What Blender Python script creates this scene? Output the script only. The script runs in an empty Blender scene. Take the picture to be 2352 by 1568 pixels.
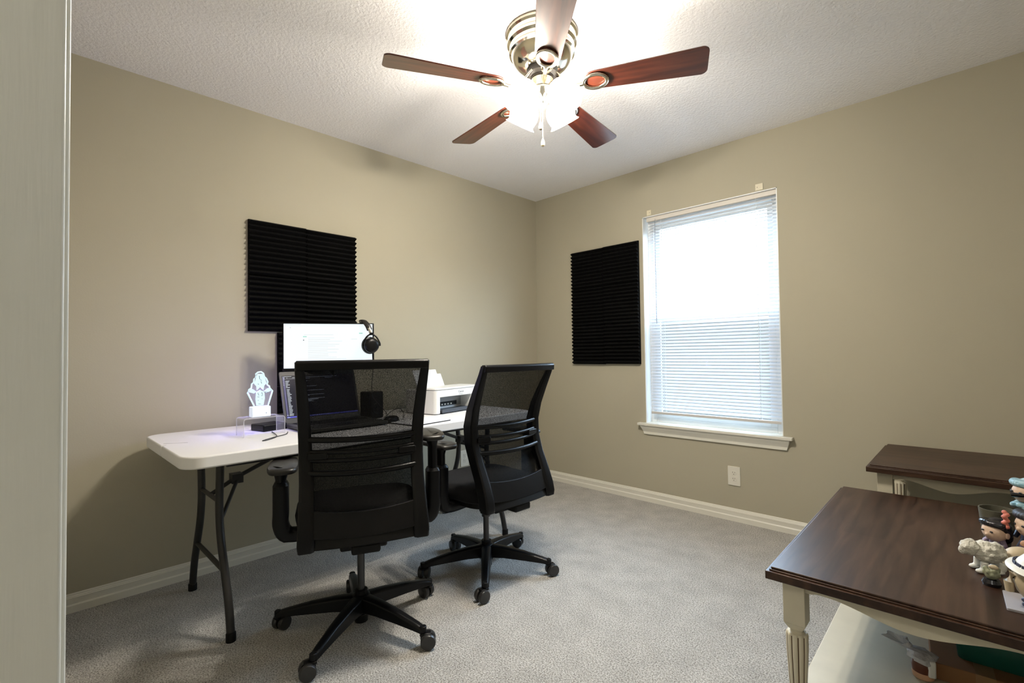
import bpy, bmesh, math, random
from mathutils import Vector, Matrix, Euler
random.seed(7)
R = math.radians
sc = bpy.context.scene
COL = sc.collection

# ------------------------------------------------------------------ camera
cam_d = bpy.data.cameras.new('camera')
cam = bpy.data.objects.new('camera', cam_d); COL.objects.link(cam)
YAW, PITCH, ROLL = -0.7776, 0.0244, -0.0133
F = Vector((math.sin(YAW)*math.cos(PITCH), math.cos(YAW)*math.cos(PITCH), math.sin(PITCH)))
r0 = Vector((math.cos(YAW), -math.sin(YAW), 0)); u0 = r0.cross(F)
rr = math.cos(ROLL)*r0 + math.sin(ROLL)*u0; uu = -math.sin(ROLL)*r0 + math.cos(ROLL)*u0
cam.matrix_world = Matrix(((rr.x, uu.x, -F.x, 2.8478), (rr.y, uu.y, -F.y, -3.2152), (rr.z, uu.z, -F.z, 1.0901), (0, 0, 0, 1)))
cam_d.sensor_width = 36; cam_d.lens = 1110.96/2352*36
cam_d.clip_start = 0.02
sc.camera = cam

# ------------------------------------------------------------------ exposure and light
sc.view_settings.view_transform = 'Standard'
sc.view_settings.look = 'None'
sc.view_settings.gamma = 1
sc.view_settings.use_curve_mapping = False
sc.view_settings.exposure = 0.20
BULB = 29.0         # watts of each bulb inside a shade
HALL_FILL = 40.0         # glow of the added, unseen hallway fill lamp
WARM = (1.0, 0.925, 0.80)
SKY = 31.0          # daylight outside the window
LAMP = 8.0         # glow of the frosted lamp shades
w = bpy.data.worlds.new('world'); sc.world = w; w.use_nodes = True
nt = w.node_tree; nt.nodes.clear()
out = nt.nodes.new('ShaderNodeOutputWorld'); bg = nt.nodes.new('ShaderNodeBackground')
tc = nt.nodes.new('ShaderNodeTexCoord'); sx = nt.nodes.new('ShaderNodeSeparateXYZ')
cr = nt.nodes.new('ShaderNodeValToRGB')
nt.links.new(tc.outputs['Generated'], sx.inputs[0])
mp = nt.nodes.new('ShaderNodeMapRange'); mp.inputs['From Min'].default_value = -0.4; mp.inputs['From Max'].default_value = 0.6
nt.links.new(sx.outputs['Z'], mp.inputs['Value']); nt.links.new(mp.outputs[0], cr.inputs[0])
e = cr.color_ramp.elements
e[0].position = 0.0; e[0].color = (0.016, 0.019, 0.018, 1)
e[1].position = 1.0; e[1].color = (0.52, 0.74, 1.0, 1)
k = cr.color_ramp.elements.new(0.455); k.color = (0.024, 0.028, 0.029, 1)
k = cr.color_ramp.elements.new(0.50); k.color = (0.62, 0.80, 1.0, 1)
nt.links.new(cr.outputs[0], bg.inputs[0]); bg.inputs[1].default_value = SKY
nt.links.new(bg.outputs[0], out.inputs[0])

pl = bpy.data.lights.new('window_portal', 'AREA'); pl.shape = 'RECTANGLE'; pl.size = 0.91; pl.size_y = 1.5
pl.cycles.is_portal = True
plo = bpy.data.objects.new('window_portal', pl); COL.objects.link(plo)
plo.location = (1.502, 0.135, 1.325); plo.rotation_euler = (R(-90), 0, 0)

# ------------------------------------------------------------------ helpers
class MB:
    def __init__(s): s.v = []; s.f = []; s.m = []; s.mi = 0
    def add(s, vs, fs, M=None):
        o = len(s.v)
        for p in vs:
            p = Vector(p)
            s.v.append(M @ p if M is not None else p)
        for f in fs:
            s.f.append([o+i for i in f]); s.m.append(s.mi)
        return s
    def box(s, a, b, M=None):
        x0, y0, z0 = a; x1, y1, z1 = b
        vs = [(x0,y0,z0),(x1,y0,z0),(x1,y1,z0),(x0,y1,z0),(x0,y0,z1),(x1,y0,z1),(x1,y1,z1),(x0,y1,z1)]
        return s.add(vs, [(0,3,2,1),(4,5,6,7),(0,1,5,4),(1,2,6,5),(2,3,7,6),(3,0,4,7)], M)
    def prism(s, poly, z0, z1, M=None):
        n = len(poly)
        vs = [(x,y,z0) for x,y in poly]+[(x,y,z1) for x,y in poly]
        return s.add(vs, [tuple(range(n-1,-1,-1)), tuple(range(n,2*n))]+[(i,(i+1)%n,n+(i+1)%n,n+i) for i in range(n)], M)
    def lathe(s, prof, n=24, M=None, rad=None, cap=True):
        vs = []; fs = []; m = len(prof)
        for j, (r, z) in enumerate(prof):
            for i in range(n):
                a = 2*math.pi*i/n
                q = r*(rad(j/(m-1.0), a) if rad else 1)
                vs.append((q*math.cos(a), q*math.sin(a), z))
        for j in range(m-1):
            for i in range(n):
                k = (i+1) % n
                fs.append((j*n+i, j*n+k, (j+1)*n+k, (j+1)*n+i))
        if cap:
            fs.append(tuple(range(n-1,-1,-1))); fs.append(tuple(range((m-1)*n, m*n)))
        return s.add(vs, fs, M)
    def loft(s, rings, M=None, closed=False, cap=True):
        n = len(rings[0]); vs = [p for r in rings for p in r]; fs = []; m = len(rings)
        for j in range(m if closed else m-1):
            jj = (j+1) % m
            for i in range(n):
                k = (i+1) % n
                fs.append((j*n+i, j*n+k, jj*n+k, jj*n+i))
        if cap and not closed:
            fs.append(tuple(range(n-1,-1,-1))); fs.append(tuple(range((m-1)*n, m*n)))
        return s.add(vs, fs, M)
    def tube(s, pts, r, n=10, M=None, closed=False, up=(0,0,1), flat=1.0, sq=1.0):
        pts = [Vector(p) for p in pts]; rings = []; m = len(pts)
        for i, p in enumerate(pts):
            a = pts[(i-1) % m] if (closed or i > 0) else p
            b = pts[(i+1) % m] if (closed or i < m-1) else p
            t = (b-a).normalized(); U = Vector(up)
            if abs(t.dot(U)) > 0.95: U = Vector((1,0,0)) if abs(t.x) < .9 else Vector((0,1,0))
            x = t.cross(U).normalized(); y = x.cross(t).normalized()
            rad = r[i] if isinstance(r, (list, tuple)) else r
            cs_ = [(math.cos(2*math.pi*k/n), math.sin(2*math.pi*k/n)) for k in range(n)]
            rings.append([p + rad*(math.copysign(abs(c)**sq, c)*x + flat*math.copysign(abs(q)**sq, q)*y) for c, q in cs_])
        return s.loft(rings, M, closed)
    def ell(s, c, r, n=16, m=10, M=None):
        if not isinstance(r, (list, tuple)): r = (r, r, r)
        vs = [(c[0], c[1], c[2]-r[2])]; fs = []
        for j in range(1, m):
            t = math.pi*j/m
            for i in range(n):
                a = 2*math.pi*i/n
                vs.append((c[0]+r[0]*math.sin(t)*math.cos(a), c[1]+r[1]*math.sin(t)*math.sin(a), c[2]-r[2]*math.cos(t)))
        vs.append((c[0], c[1], c[2]+r[2])); L = len(vs)-1
        for i in range(n): fs.append((0, 1+(i+1) % n, 1+i))
        for j in range(m-2):
            for i in range(n):
                fs.append((1+j*n+i, 1+j*n+(i+1) % n, 1+(j+1)*n+(i+1) % n, 1+(j+1)*n+i))
        for i in range(n): fs.append((L, 1+(m-2)*n+i, 1+(m-2)*n+(i+1) % n))
        return s.add(vs, fs, M)
    def build(s, name, mat, parent=None, smooth=35, bevel=0, seg=2, sub=0, M=None, remesh=0):
        me = bpy.data.meshes.new(name); me.from_pydata([tuple(v) for v in s.v], [], s.f)
        bm = bmesh.new(); bm.from_mesh(me)
        if smooth: 
            for f in bm.faces: f.smooth = True
        bmesh.ops.recalc_face_normals(bm, faces=bm.faces)
        bm.to_mesh(me); bm.free()
        mats = mat if isinstance(mat, (list, tuple)) else [mat]
        for m_ in mats: me.materials.append(m_)
        if len(mats) > 1:
            for p, i in zip(me.polygons, s.m): p.material_index = i
        if smooth:
            try: me.set_sharp_from_angle(angle=R(smooth))
            except Exception: pass
        o = bpy.data.objects.new(name, me); COL.objects.link(o)
        if M is not None: o.matrix_world = M
        if parent is not None: o.parent = parent
        if remesh:
            d = o.modifiers.new('remesh', 'REMESH'); d.mode = 'VOXEL'; d.voxel_size = remesh; d.use_smooth_shade = True
            d = o.modifiers.new('soft', 'SMOOTH'); d.iterations = 4
        if bevel:
            b = o.modifiers.new('bevel', 'BEVEL'); b.width = bevel; b.segments = seg; b.limit_method = 'ANGLE'; b.angle_limit = R(35); b.harden_normals = False
        if sub:
            d = o.modifiers.new('sub', 'SUBSURF'); d.levels = sub; d.render_levels = sub
        return o

def T(x, y, z): return Matrix.Translation((x, y, z))
def RZ(a): return Matrix.Rotation(a, 4, 'Z')
def RX(a): return Matrix.Rotation(a, 4, 'X')
def RY(a): return Matrix.Rotation(a, 4, 'Y')
def thing(name, label, cat, loc=(0,0,0), rz=0, group=None):
    o = bpy.data.objects.new(name, None); COL.objects.link(o); o.empty_display_size = 0.05
    o.location = loc; o.rotation_euler = (0, 0, rz); o['label'] = label; o['category'] = cat
    if group: o['group'] = group
    return o
def tag(o, label, cat, group=None):
    o['label'] = label; o['category'] = cat
    if group: o['group'] = group
    return o
def struct(o): o['kind'] = 'structure'; return o
def rrect(x0, y0, x1, y1, r, n=6):
    p = []
    for cx, cy, a in ((x1-r, y0+r, -90), (x1-r, y1-r, 0), (x0+r, y1-r, 90), (x0+r, y0+r, 180)):
        for i in range(n+1):
            t = R(a+90.0*i/n); p.append((cx+r*math.cos(t), cy+r*math.sin(t)))
    return p
def bez(pts, n=8):
    # Catmull-Rom through points
    P = [Vector(p) for p in pts]; P = [2*P[0]-P[1]]+P+[2*P[-1]-P[-2]]; o = []
    for i in range(1, len(P)-2):
        for k in range(n):
            t = k/n; a, b, c, d = P[i-1:i+3]
            o.append(0.5*((2*b)+(c-a)*t+(2*a-5*b+4*c-d)*t*t+(3*b-a-3*c+d)*t**3))
    o.append(P[-2]); return o

# ------------------------------------------------------------------ materials
def mat(name, col, rough=0.5, metal=0, bump=0, bscale=50, var=0, vscale=5, coat=0, spec=0.5, emit=None, es=0, alpha=1, trans=0, detail=4, stretch=(1,1,1), bdist=0.002, sheen=0, col2=None):
    m = bpy.data.materials.new(name); m.use_nodes = True; t = m.node_tree; b = t.nodes['Principled BSDF']
    b.inputs['Base Color'].default_value = (*col, 1); b.inputs['Roughness'].default_value = rough; b.inputs['Metallic'].default_value = metal
    b.inputs['Specular IOR Level'].default_value = spec
    b.inputs['Coat Weight'].default_value = coat; b.inputs['Coat Roughness'].default_value = 0.15
    b.inputs['Transmission Weight'].default_value = trans; b.inputs['Alpha'].default_value = alpha
    b.inputs['Sheen Weight'].default_value = sheen
    if emit: b.inputs['Emission Color'].default_value = (*emit, 1); b.inputs['Emission Strength'].default_value = es
    tcn = t.nodes.new('ShaderNodeTexCoord'); mpn = t.nodes.new('ShaderNodeMapping'); mpn.inputs['Scale'].default_value = stretch
    t.links.new(tcn.outputs['Object'], mpn.inputs[0])
    if var or col2:
        n = t.nodes.new('ShaderNodeTexNoise'); n.inputs['Scale'].default_value = vscale; n.inputs['Detail'].default_value = detail
        t.links.new(mpn.outputs[0], n.inputs['Vector'])
        c = t.nodes.new('ShaderNodeValToRGB'); t.links.new(n.outputs['Fac'], c.inputs[0])
        c.color_ramp.elements[0].position = 0.3; c.color_ramp.elements[1].position = 0.7
        lo = col2 if col2 else tuple(max(0, q*(1-var)) for q in col)
        c.color_ramp.elements[0].color = (*lo, 1)
        hi = col if col2 else tuple(min(1, q*(1+var)) for q in col)
        c.color_ramp.elements[1].color = (*hi, 1)
        t.links.new(c.outputs[0], b.inputs['Base Color'])
    if bump:
        n = t.nodes.new('ShaderNodeTexNoise'); n.inputs['Scale'].default_value = bscale; n.inputs['Detail'].default_value = 3
        t.links.new(mpn.outputs[0], n.inputs['Vector'])
        bp = t.nodes.new('ShaderNodeBump'); bp.inputs['Strength'].default_value = bump; bp.inputs['Distance'].default_value = bdist
        t.links.new(n.outputs['Fac'], bp.inputs['Height']); t.links.new(bp.outputs[0], b.inputs['Normal'])
    return m
def mix_transparent(name, base, fac_nodes, color=(1,1,1)):
    """base principled material mixed with a transparent closure; fac = opacity"""
    t = base.node_tree; b = t.nodes['Principled BSDF']; o = t.nodes['Material Output']
    tr = t.nodes.new('ShaderNodeBsdfTransparent'); tr.inputs[0].default_value = (*color, 1)
    mx = t.nodes.new('ShaderNodeMixShader')
    t.links.new(tr.outputs[0], mx.inputs[1]); t.links.new(b.outputs[0], mx.inputs[2]); t.links.new(mx.outputs[0], o.inputs[0])
    fac_nodes(t, mx.inputs[0]); return base

M_wall = mat('wall_paint', (0.43, 0.398, 0.305), 0.75, bump=0.25, bscale=160, bdist=0.001, spec=0.25, var=0.015, vscale=1.5)
M_ceil = mat('ceiling_texture', (0.93, 0.915, 0.92), 0.9, bump=0.65, bscale=85, bdist=0.006, spec=0.1)
M_trim = mat('trim_paint', (0.76, 0.74, 0.66), 0.35, bump=0.05, bscale=30, spec=0.4)
M_white = mat('window_vinyl', (0.82, 0.84, 0.84), 0.35, spec=0.4)
M_jamb = mat('door_frame_paint', (0.82, 0.83, 0.79), 0.3, bump=0.35, bscale=18, bdist=0.0012, stretch=(12, 12, 1), spec=0.5)
M_jamb.node_tree.nodes['Mapping'].inputs['Scale'].default_value = (9, 9, 0.6)
M_black = mat('black_plastic', (0.004, 0.004, 0.0042), 0.5, spec=0.2, bump=0.1, bscale=600, bdist=0.0003)
M_satin = mat('satin_black_plastic', (0.004, 0.004, 0.0046), 0.34, spec=0.2)
M_pad = mat('black_urethane', (0.012, 0.011, 0.010), 0.36, spec=0.4)
M_fabric = mat('black_seat_fabric', (0.010, 0.010, 0.011), 0.95, bump=0.6, bscale=900, bdist=0.0006, spec=0.15)
M_legsteel = mat('powder_coated_steel', (0.018, 0.017, 0.017), 0.4, spec=0.5)
M_table = mat('white_moulded_plastic', (0.80, 0.79, 0.785), 0.42, bump=0.15, bscale=400, bdist=0.0004, spec=0.4)
M_foam = mat('acoustic_foam', (0.006, 0.006, 0.006), 0.98, bump=0.5, bscale=700, bdist=0.001, spec=0.05)
M_chrome = mat('polished_nickel', (0.80, 0.74, 0.62), 0.13, metal=1)
M_dark = mat('dark_motor_core', (0.02, 0.015, 0.012), 0.4)
M_brass = mat('pull_chain_metal', (0.85, 0.78, 0.55), 0.3, metal=1)
M_shade = mat('frosted_glass_shade', (0.9, 0.88, 0.84), 0.3, emit=WARM, es=LAMP)
M_cream = mat('cream_paint', (0.60, 0.55, 0.42), 0.42, var=0.05, vscale=9, bump=0.08, bscale=40, spec=0.4)
M_glaze = mat('antique_glaze', (0.10, 0.055, 0.022), 0.5)
M_ivory = mat('ivory_plastic', (0.74, 0.71, 0.62), 0.35)
M_slot = mat('dark_slot', (0.10, 0.09, 0.06), 0.6)
M_screen_w = mat('monitor_white_page', (0.1, 0.1, 0.1), 0.3, emit=(0.86, 0.97, 1.0), es=0.88)
M_screen_l = mat('laptop_dark_editor', (0.004, 0.004, 0.006), 0.15, emit=(0.010, 0.010, 0.018), es=1.0)
M_txt = mat('editor_text', (0.1, 0.1, 0.1), 0.5, emit=(0.60, 0.70, 0.75), es=0.45)
M_blue = mat('status_bar_blue', (0.02, 0.02, 0.1), 0.5, emit=(0.04, 0.05, 0.45), es=0.9)
M_greyline = mat('page_text', (0.1, 0.1, 0.1), 0.5, emit=(0.45, 0.52, 0.54), es=0.8)
M_green = mat('page_button', (0.1, 0.2, 0.15), 0.5, emit=(0.25, 0.50, 0.42), es=1.0)
M_lapbody = mat('laptop_shell', (0.035, 0.034, 0.031), 0.5)
M_print = mat('printer_white_plastic', (0.78, 0.78, 0.76), 0.35, bump=0.05, bscale=300)
M_printgrey = mat('printer_grey_inside', (0.30, 0.32, 0.34), 0.4)
M_paper = mat('white_paper', (0.86, 0.86, 0.86), 0.7)
M_ink = mat('grey_lettering', (0.22, 0.23, 0.25), 0.5)
M_cable = mat('black_cable', (0.010, 0.010, 0.012), 0.45)
M_lampbase = mat('lit_white_lamp_base', (0.6, 0.62, 0.65), 0.3, emit=(0.72, 0.84, 1.0), es=0.5)
M_glow = mat('glowing_engraving', (0.2, 0.22, 0.24), 0.3, emit=(0.62, 0.84, 0.90), es=0.85)
M_rubber = mat('caster_nylon', (0.022, 0.021, 0.021), 0.35)
M_gas = mat('gas_lift_steel', (0.05, 0.05, 0.052), 0.3, metal=0.6)
M_silver = mat('brushed_band', (0.55, 0.53, 0.48), 0.3, metal=0.9)

# carpet
def carpet():
    m = mat('carpet_pile', (0.50, 0.475, 0.44), 0.97, spec=0.05, sheen=0.15)
    t = m.node_tree; b = t.nodes['Principled BSDF']; tcn = t.nodes['Texture Coordinate']
    def noise(s, d=3):
        n = t.nodes.new('ShaderNodeTexNoise'); n.inputs['Scale'].default_value = s; n.inputs['Detail'].default_value = d
        t.links.new(tcn.outputs['Object'], n.inputs['Vector']); return n
    n1 = noise(190, 2); n2 = noise(9, 5); n3 = noise(60, 3)
    c1 = t.nodes.new('ShaderNodeValToRGB'); c1.color_ramp.elements[0].position = .32; c1.color_ramp.elements[1].position = .62
    c1.color_ramp.elements[0].color = (0.20, 0.185, 0.163, 1); c1.color_ramp.elements[1].color = (0.62, 0.605, 0.572, 1)
    t.links.new(n1.outputs['Fac'], c1.inputs[0])
    c2 = t.nodes.new('ShaderNodeValToRGB'); c2.color_ramp.elements[0].position = .3; c2.color_ramp.elements[1].position = .7
    c2.color_ramp.elements[0].color = (0.80, 0.80, 0.80, 1); c2.color_ramp.elements[1].color = (1, 1, 1, 1)
    t.links.new(n2.outputs['Fac'], c2.inputs[0])
    mx = t.nodes.new('ShaderNodeMix'); mx.data_type = 'RGBA'; mx.blend_type = 'MULTIPLY'; mx.inputs[0].default_value = 1
    t.links.new(c1.outputs[0], mx.inputs[6]); t.links.new(c2.outputs[0], mx.inputs[7]); t.links.new(mx.outputs[2], b.inputs['Base Color'])
    ad = t.nodes.new('ShaderNodeMath'); ad.operation = 'ADD'; t.links.new(n1.outputs['Fac'], ad.inputs[0]); t.links.new(n3.outputs['Fac'], ad.inputs[1])
    bp = t.nodes.new('ShaderNodeBump'); bp.inputs['Strength'].default_value = 0.8; bp.inputs['Distance'].default_value = 0.006
    t.links.new(ad.outputs[0], bp.inputs['Height']); t.links.new(bp.outputs[0], b.inputs['Normal'])
    return m
M_carpet = carpet()
# woods: fine grain running along one local axis
def wood(name, dark, light, axis='Y', rough=0.3, coat=0.3, plank=0.0, gscale=1.0):
    m = mat(name, light, rough, coat=coat, spec=0.3)
    t = m.node_tree; b = t.nodes['Principled BSDF']; mp_ = t.nodes['Mapping']
    s = {'X': (1.2, 14, 14), 'Y': (14, 1.2, 14)}[axis]; mp_.inputs['Scale'].default_value = tuple(q*gscale for q in s)
    n = t.nodes.new('ShaderNodeTexNoise'); n.inputs['Scale'].default_value = 3.2; n.inputs['Detail'].default_value = 8; n.inputs['Distortion'].default_value = 0.6
    t.links.new(mp_.outputs[0], n.inputs['Vector'])
    c = t.nodes.new('ShaderNodeValToRGB'); c.color_ramp.elements[0].position = .33; c.color_ramp.elements[1].position = .68
    c.color_ramp.elements[0].color = (*dark, 1); c.color_ramp.elements[1].color = (*light, 1)
    t.links.new(n.outputs['Fac'], c.inputs[0]); last = c.outputs[0]
    if plank:
        br = t.nodes.new('ShaderNodeTexBrick'); br.offset = 0.37; br.inputs['Scale'].default_value = 1.0
        br.inputs['Brick Width'].default_value = 0.45; br.inputs['Row Height'].default_value = plank; br.inputs['Mortar Size'].default_value = 0.0004
        br.inputs['Color1'].default_value = (1, 1, 1, 1); br.inputs['Color2'].default_value = (0.72, 0.70, 0.68, 1); br.inputs['Mortar'].default_value = (0.6, 0.6, 0.6, 1)
        m2 = t.nodes.new('ShaderNodeMapping'); t.links.new(t.nodes['Texture Coordinate'].outputs['Object'], m2.inputs[0])
        if axis == 'Y': m2.inputs['Rotation'].default_value = (0, 0, R(90))
        t.links.new(m2.outputs[0], br.inputs['Vector'])
        mx = t.nodes.new('ShaderNodeMix'); mx.data_type = 'RGBA'; mx.blend_type = 'MULTIPLY'; mx.inputs[0].default_value = 1
        t.links.new(last, mx.inputs[6]); t.links.new(br.outputs['Color'], mx.inputs[7]); last = mx.outputs[2]
    t.links.new(last, b.inputs['Base Color']); return m
M_walnut = wood('dark_stained_top', (0.030, 0.014, 0.008), (0.070, 0.036, 0.021), 'Y', 0.36, 0.0, plank=0.11)
M_walnutx = wood('dark_stained_top_crosswise', (0.030, 0.014, 0.008), (0.066, 0.035, 0.020), 'X', 0.42, 0.0)
M_cherry = wood('cherry_blade', (0.045, 0.009, 0.005), (0.125, 0.030, 0.014), 'X', 0.35, 1.0, gscale=0.8)

# see-through mesh fabric of the chair backs
M_mesh = mat('mesh_fabric', (0.005, 0.005, 0.005), 0.8, spec=0.15)
def mesh_fac(t, sock):
    n = t.nodes.new('ShaderNodeTexNoise'); n.inputs['Scale'].default_value = 520; n.inputs['Detail'].default_value = 1
    t.links.new(t.nodes['Mapping'].outputs[0], n.inputs['Vector'])
    q = t.nodes.new('ShaderNodeMapRange'); q.inputs['From Min'].default_value = 0.3; q.inputs['From Max'].default_value = 0.7
    q.inputs['To Min'].default_value = 0.82; q.inputs['To Max'].default_value = 1.0
    t.links.new(n.outputs['Fac'], q.inputs['Value']); t.links.new(q.outputs[0], sock)
mix_transparent('mesh', M_mesh, mesh_fac)
def const(v):
    def f(t, sock): sock.default_value = v
    return f
M_glass = mix_transparent('g', mat('window_glass', (0.9, 0.95, 0.95), 0.02), const(0.06))
M_bugscreen = mix_transparent('s', mat('insect_screen', (0.03, 0.03, 0.03), 0.8), const(0.38))
M_acrylic = mix_transparent('a', mat('clear_acrylic', (0.75, 0.75, 0.80), 0.06, spec=0.8), const(0.16))
M_acryledge = mix_transparent('ae', mat('clear_acrylic_edge', (0.75, 0.74, 0.80), 0.2), const(0.55))
M_bag = mix_transparent('b', mat('plastic_film', (0.8, 0.8, 0.86), 0.25, bump=1.0, bscale=60, bdist=0.01), const(0.7))
mix_transparent('sh', M_shade, const(0.56))
# blind slats let some daylight through
M_slat = mat('blind_slat', (0.84, 0.84, 0.84), 0.4)
t_ = M_slat.node_tree; tl = t_.nodes.new('ShaderNodeBsdfTranslucent'); tl.inputs[0].default_value = (0.85, 0.86, 0.88, 1)
ms = t_.nodes.new('ShaderNodeMixShader'); ms.inputs[0].default_value = 0.6
t_.links.new(t_.nodes['Principled BSDF'].outputs[0], ms.inputs[1]); t_.links.new(tl.outputs[0], ms.inputs[2]); t_.links.new(ms.outputs[0], t_.nodes['Material Output'].inputs[0])

# ------------------------------------------------------------------ room shell
H = 2.44; XR = 3.62; YF = -3.20
WX0, WX1, WZ0, WZ1 = 1.048, 1.957, 0.571, 2.079
b = MB().box((-0.15, -4.7, -0.1), (XR+0.15, 0.15, 0)); struct(b.build('floor', M_carpet, smooth=0))
b = MB().box((-0.15, -4.7, H), (XR+0.15, 0.15, H+0.1)); struct(b.build('ceiling', M_ceil, smooth=0))
b = MB().box((-0.12, -4.7, 0), (0, 0.12, H)); struct(b.build('wall_left', M_wall, smooth=0))
b = MB()
b.box((0, 0, 0), (WX0, 0.12, H)).box((WX1, 0, 0), (XR, 0.12, H)).box((WX0, 0, 0), (WX1, 0.12, WZ0-0.02)).box((WX0, 0, WZ1), (WX1, 0.12, H))
struct(b.build('wall_back', M_wall, smooth=0))
b = MB().box((XR, -4.7, 0), (XR+0.12, 0.12, H)); struct(b.build('wall_right', M_wall, smooth=0))
b = MB()
b.box((0, YF-0.115, 0), (2.43, YF, H)).box((3.27, YF-0.115, 0), (XR, YF, H)).box((2.43, YF-0.115, 2.06), (3.27, YF, H))
struct(b.build('wall_front', M_wall, smooth=0))
b = MB().box((0, -4.75, 0), (XR, -4.7, H)); struct(b.build('wall_hallway', M_wall, smooth=0))
hl = thing('hallway_fill_light', 'unseen round fill light added on the hallway ceiling to brighten the door frame', 'ceiling light', (3.05, -4.05, H))  # out-of-view lamp, added so the white door frame gets enough light
MB().lathe([(.14, -.001), (.14, -.02), (.12, -.05), (.07, -.075), (.01, -.08)], 32).build('glass_bowl', mat('hall_fill_glass', (0.9, 0.9, 0.88), 0.3, emit=(1.0, 0.97, 0.9), es=HALL_FILL), hl, smooth=50)
# door jamb and casing on the left edge of the picture
b = MB()
b.box((2.43, YF-0.118, 0), (2.45, YF+0.003, 2.04)).box((3.25, YF-0.118, 0), (3.27, YF+0.003, 2.04)).box((2.43, YF-0.118, 2.04), (3.27, YF+0.003, 2.06))
for yy, s in ((YF, 1), (YF-0.115, -1)):
    ya, yb = (yy, yy+0.0055) if s > 0 else (yy-0.012, yy)
    b.box((2.375, ya, 0), (2.442, yb, 2.05)).box((3.258, ya, 0), (3.325, yb, 2.05)).box((2.375, ya, 2.05), (3.325, yb, 2.115))
struct(b.build('door_1', M_jamb, bevel=0.002))

# baseboards: moulded profile extruded along the wall
prof = [(0, 0), (0.0135, 0), (0.0135, 0.030), (0.0115, 0.033), (0.0085, 0.036), (0.0085, 0.058), (0.0095, 0.0615), (0.0075, 0.065), (0.0075, 0.068), (0.0045, 0.0715), (0.0045, 0.0755), (0.002, 0.080), (0, 0.080)]
def baseboard(name, a, b_, nrm):
    a = Vector(a); b_ = Vector(b_); nrm = Vector(nrm)
    rings = [[p + nrm*d + Vector((0, 0, z)) for d, z in prof] for p in (a, b_)]
    struct(MB().loft(rings).build(name, M_trim, smooth=20))
baseboard('baseboard_left', (0, YF, 0), (0, 0, 0), (1, 0, 0))
baseboard('baseboard_back', (0, 0, 0), (XR, 0, 0), (0, -1, 0))
baseboard('baseboard_right', (XR, 0, 0), (XR, YF, 0), (-1, 0, 0))
baseboard('baseboard_front', (2.375, YF, 0), (0, YF, 0), (0, 1, 0))

# ------------------------------------------------------------------ window
b = MB()
b.box((WX0-0.001, 0.001, WZ0), (WX0+0.006, 0.12, WZ1)).box((WX1-0.006, 0.001, WZ0), (WX1+0.001, 0.12, WZ1)).box((WX0, 0.001, WZ1-0.006), (WX1, 0.12, WZ1+0.001))
win = struct(b.build('window_1', M_white, smooth=0))
b = MB(); yo, yi = 0.115, 0.075
for x0, x1, z0, z1 in ((WX0+.006, WX0+.05, WZ0, WZ1-.006), (WX1-.05, WX1-.006, WZ0, WZ1-.006), (WX0+.05, WX1-.05, WZ1-.05, WZ1-.006), (WX0+.05, WX1-.05, WZ0, WZ0+.035)):
    b.box((x0, yi, z0), (x1, yo, z1))
b.build('window_frame', M_white, win, bevel=0.003)
def sash(z0, z1, y0, y1):
    b = MB(); x0, x1, s = WX0+.05, WX1-.05, 0.038
    b.box((x0, y0, z0), (x0+s, y1, z1)).box((x1-s, y0, z0), (x1, y1, z1)).box((x0+s, y0, z1-s), (x1-s, y1, z1)).box((x0+s, y0, z0), (x1-s, y1, z0+s))
    o = b.build('sash', M_white, win, bevel=0.002)
    MB().box((x0+s-.003, (y0+y1)/2-.002, z0+s-.003), (x1-s+.003, (y0+y1)/2+.002, z1-s+.003)).build('pane', M_glass, o, smooth=0)
sash(1.315, WZ1-.05, 0.097, 0.113)
sash(WZ0+.035, 1.345, 0.077, 0.093)
b = MB().box((WX0+.05, 0.1165, WZ0+.03), (WX1-.05, 0.1175, 1.33)); b.build('insect_screen', M_bugscreen, win, smooth=0)
b = MB().box((WX0+0.0005, 0.0, WZ0-.018), (WX1-0.0005, 0.075, WZ0)).box((0.998, -0.042, WZ0-.018), (2.013, 0.0, WZ0))
b.build('window_sill', M_trim, win, bevel=0.003)
pr_ = [(0, 0.553), (-0.034, 0.553), (-0.032, 0.545), (-0.022, 0.530), (-0.014, 0.512), (-0.012, 0.508), (-0.012, 0.490), (0, 0.490)]
def ap(x, s): return [Vector((x + s*(0.553-z)*0.33, y, z)) for y, z in pr_]
MB().loft([ap(1.016, 1), ap(1.997, -1)]).build('window_apron', M_trim, win, smooth=25)

# mini blind
bl = thing('window_blind', 'white slatted mini blind lowered in the bright window', 'blind', (1.502, 0.02, WZ1-.007))
def inw(b, *a, **k): return b.build(*a, **k)
BX0, BX1 = 1.083-1.502, 1.944-1.502; top = WZ1-.007
b = MB().box((BX0-.008, -.006, -.030), (BX1+.004, .022, 0)); b.build('headrail', mat('headrail_enamel', (0.66, 0.62, 0.56), 0.4), bl, bevel=0.002)
b = MB(); z = -.045; n = 0
while top+z > 0.665:
    n += 1; t = R(36); hw = 0.0125
    pts = []
    for q in (-1, -.33, .33, 1):
        yy = q*hw*math.cos(t); zz = q*hw*math.sin(t) + (1-q*q)*0.0018
        pts.append((yy+.008, zz+z))
    vs = [(BX0, y, zz) for y, zz in pts]+[(BX1, y, zz) for y, zz in pts]+[(BX0, y, zz-.0006) for y, zz in pts]+[(BX1, y, zz-.0006) for y, zz in pts]
    fs = [(i, i+1, 5+i, 4+i) for i in range(3)]+[(8+i, 12+i, 13+i, 9+i) for i in range(3)]+[(0, 4, 12, 8), (3, 11, 15, 7)]
    b.add(vs, fs); z -= 0.0218
b.build('slats', M_slat, bl, smooth=60)
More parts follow.
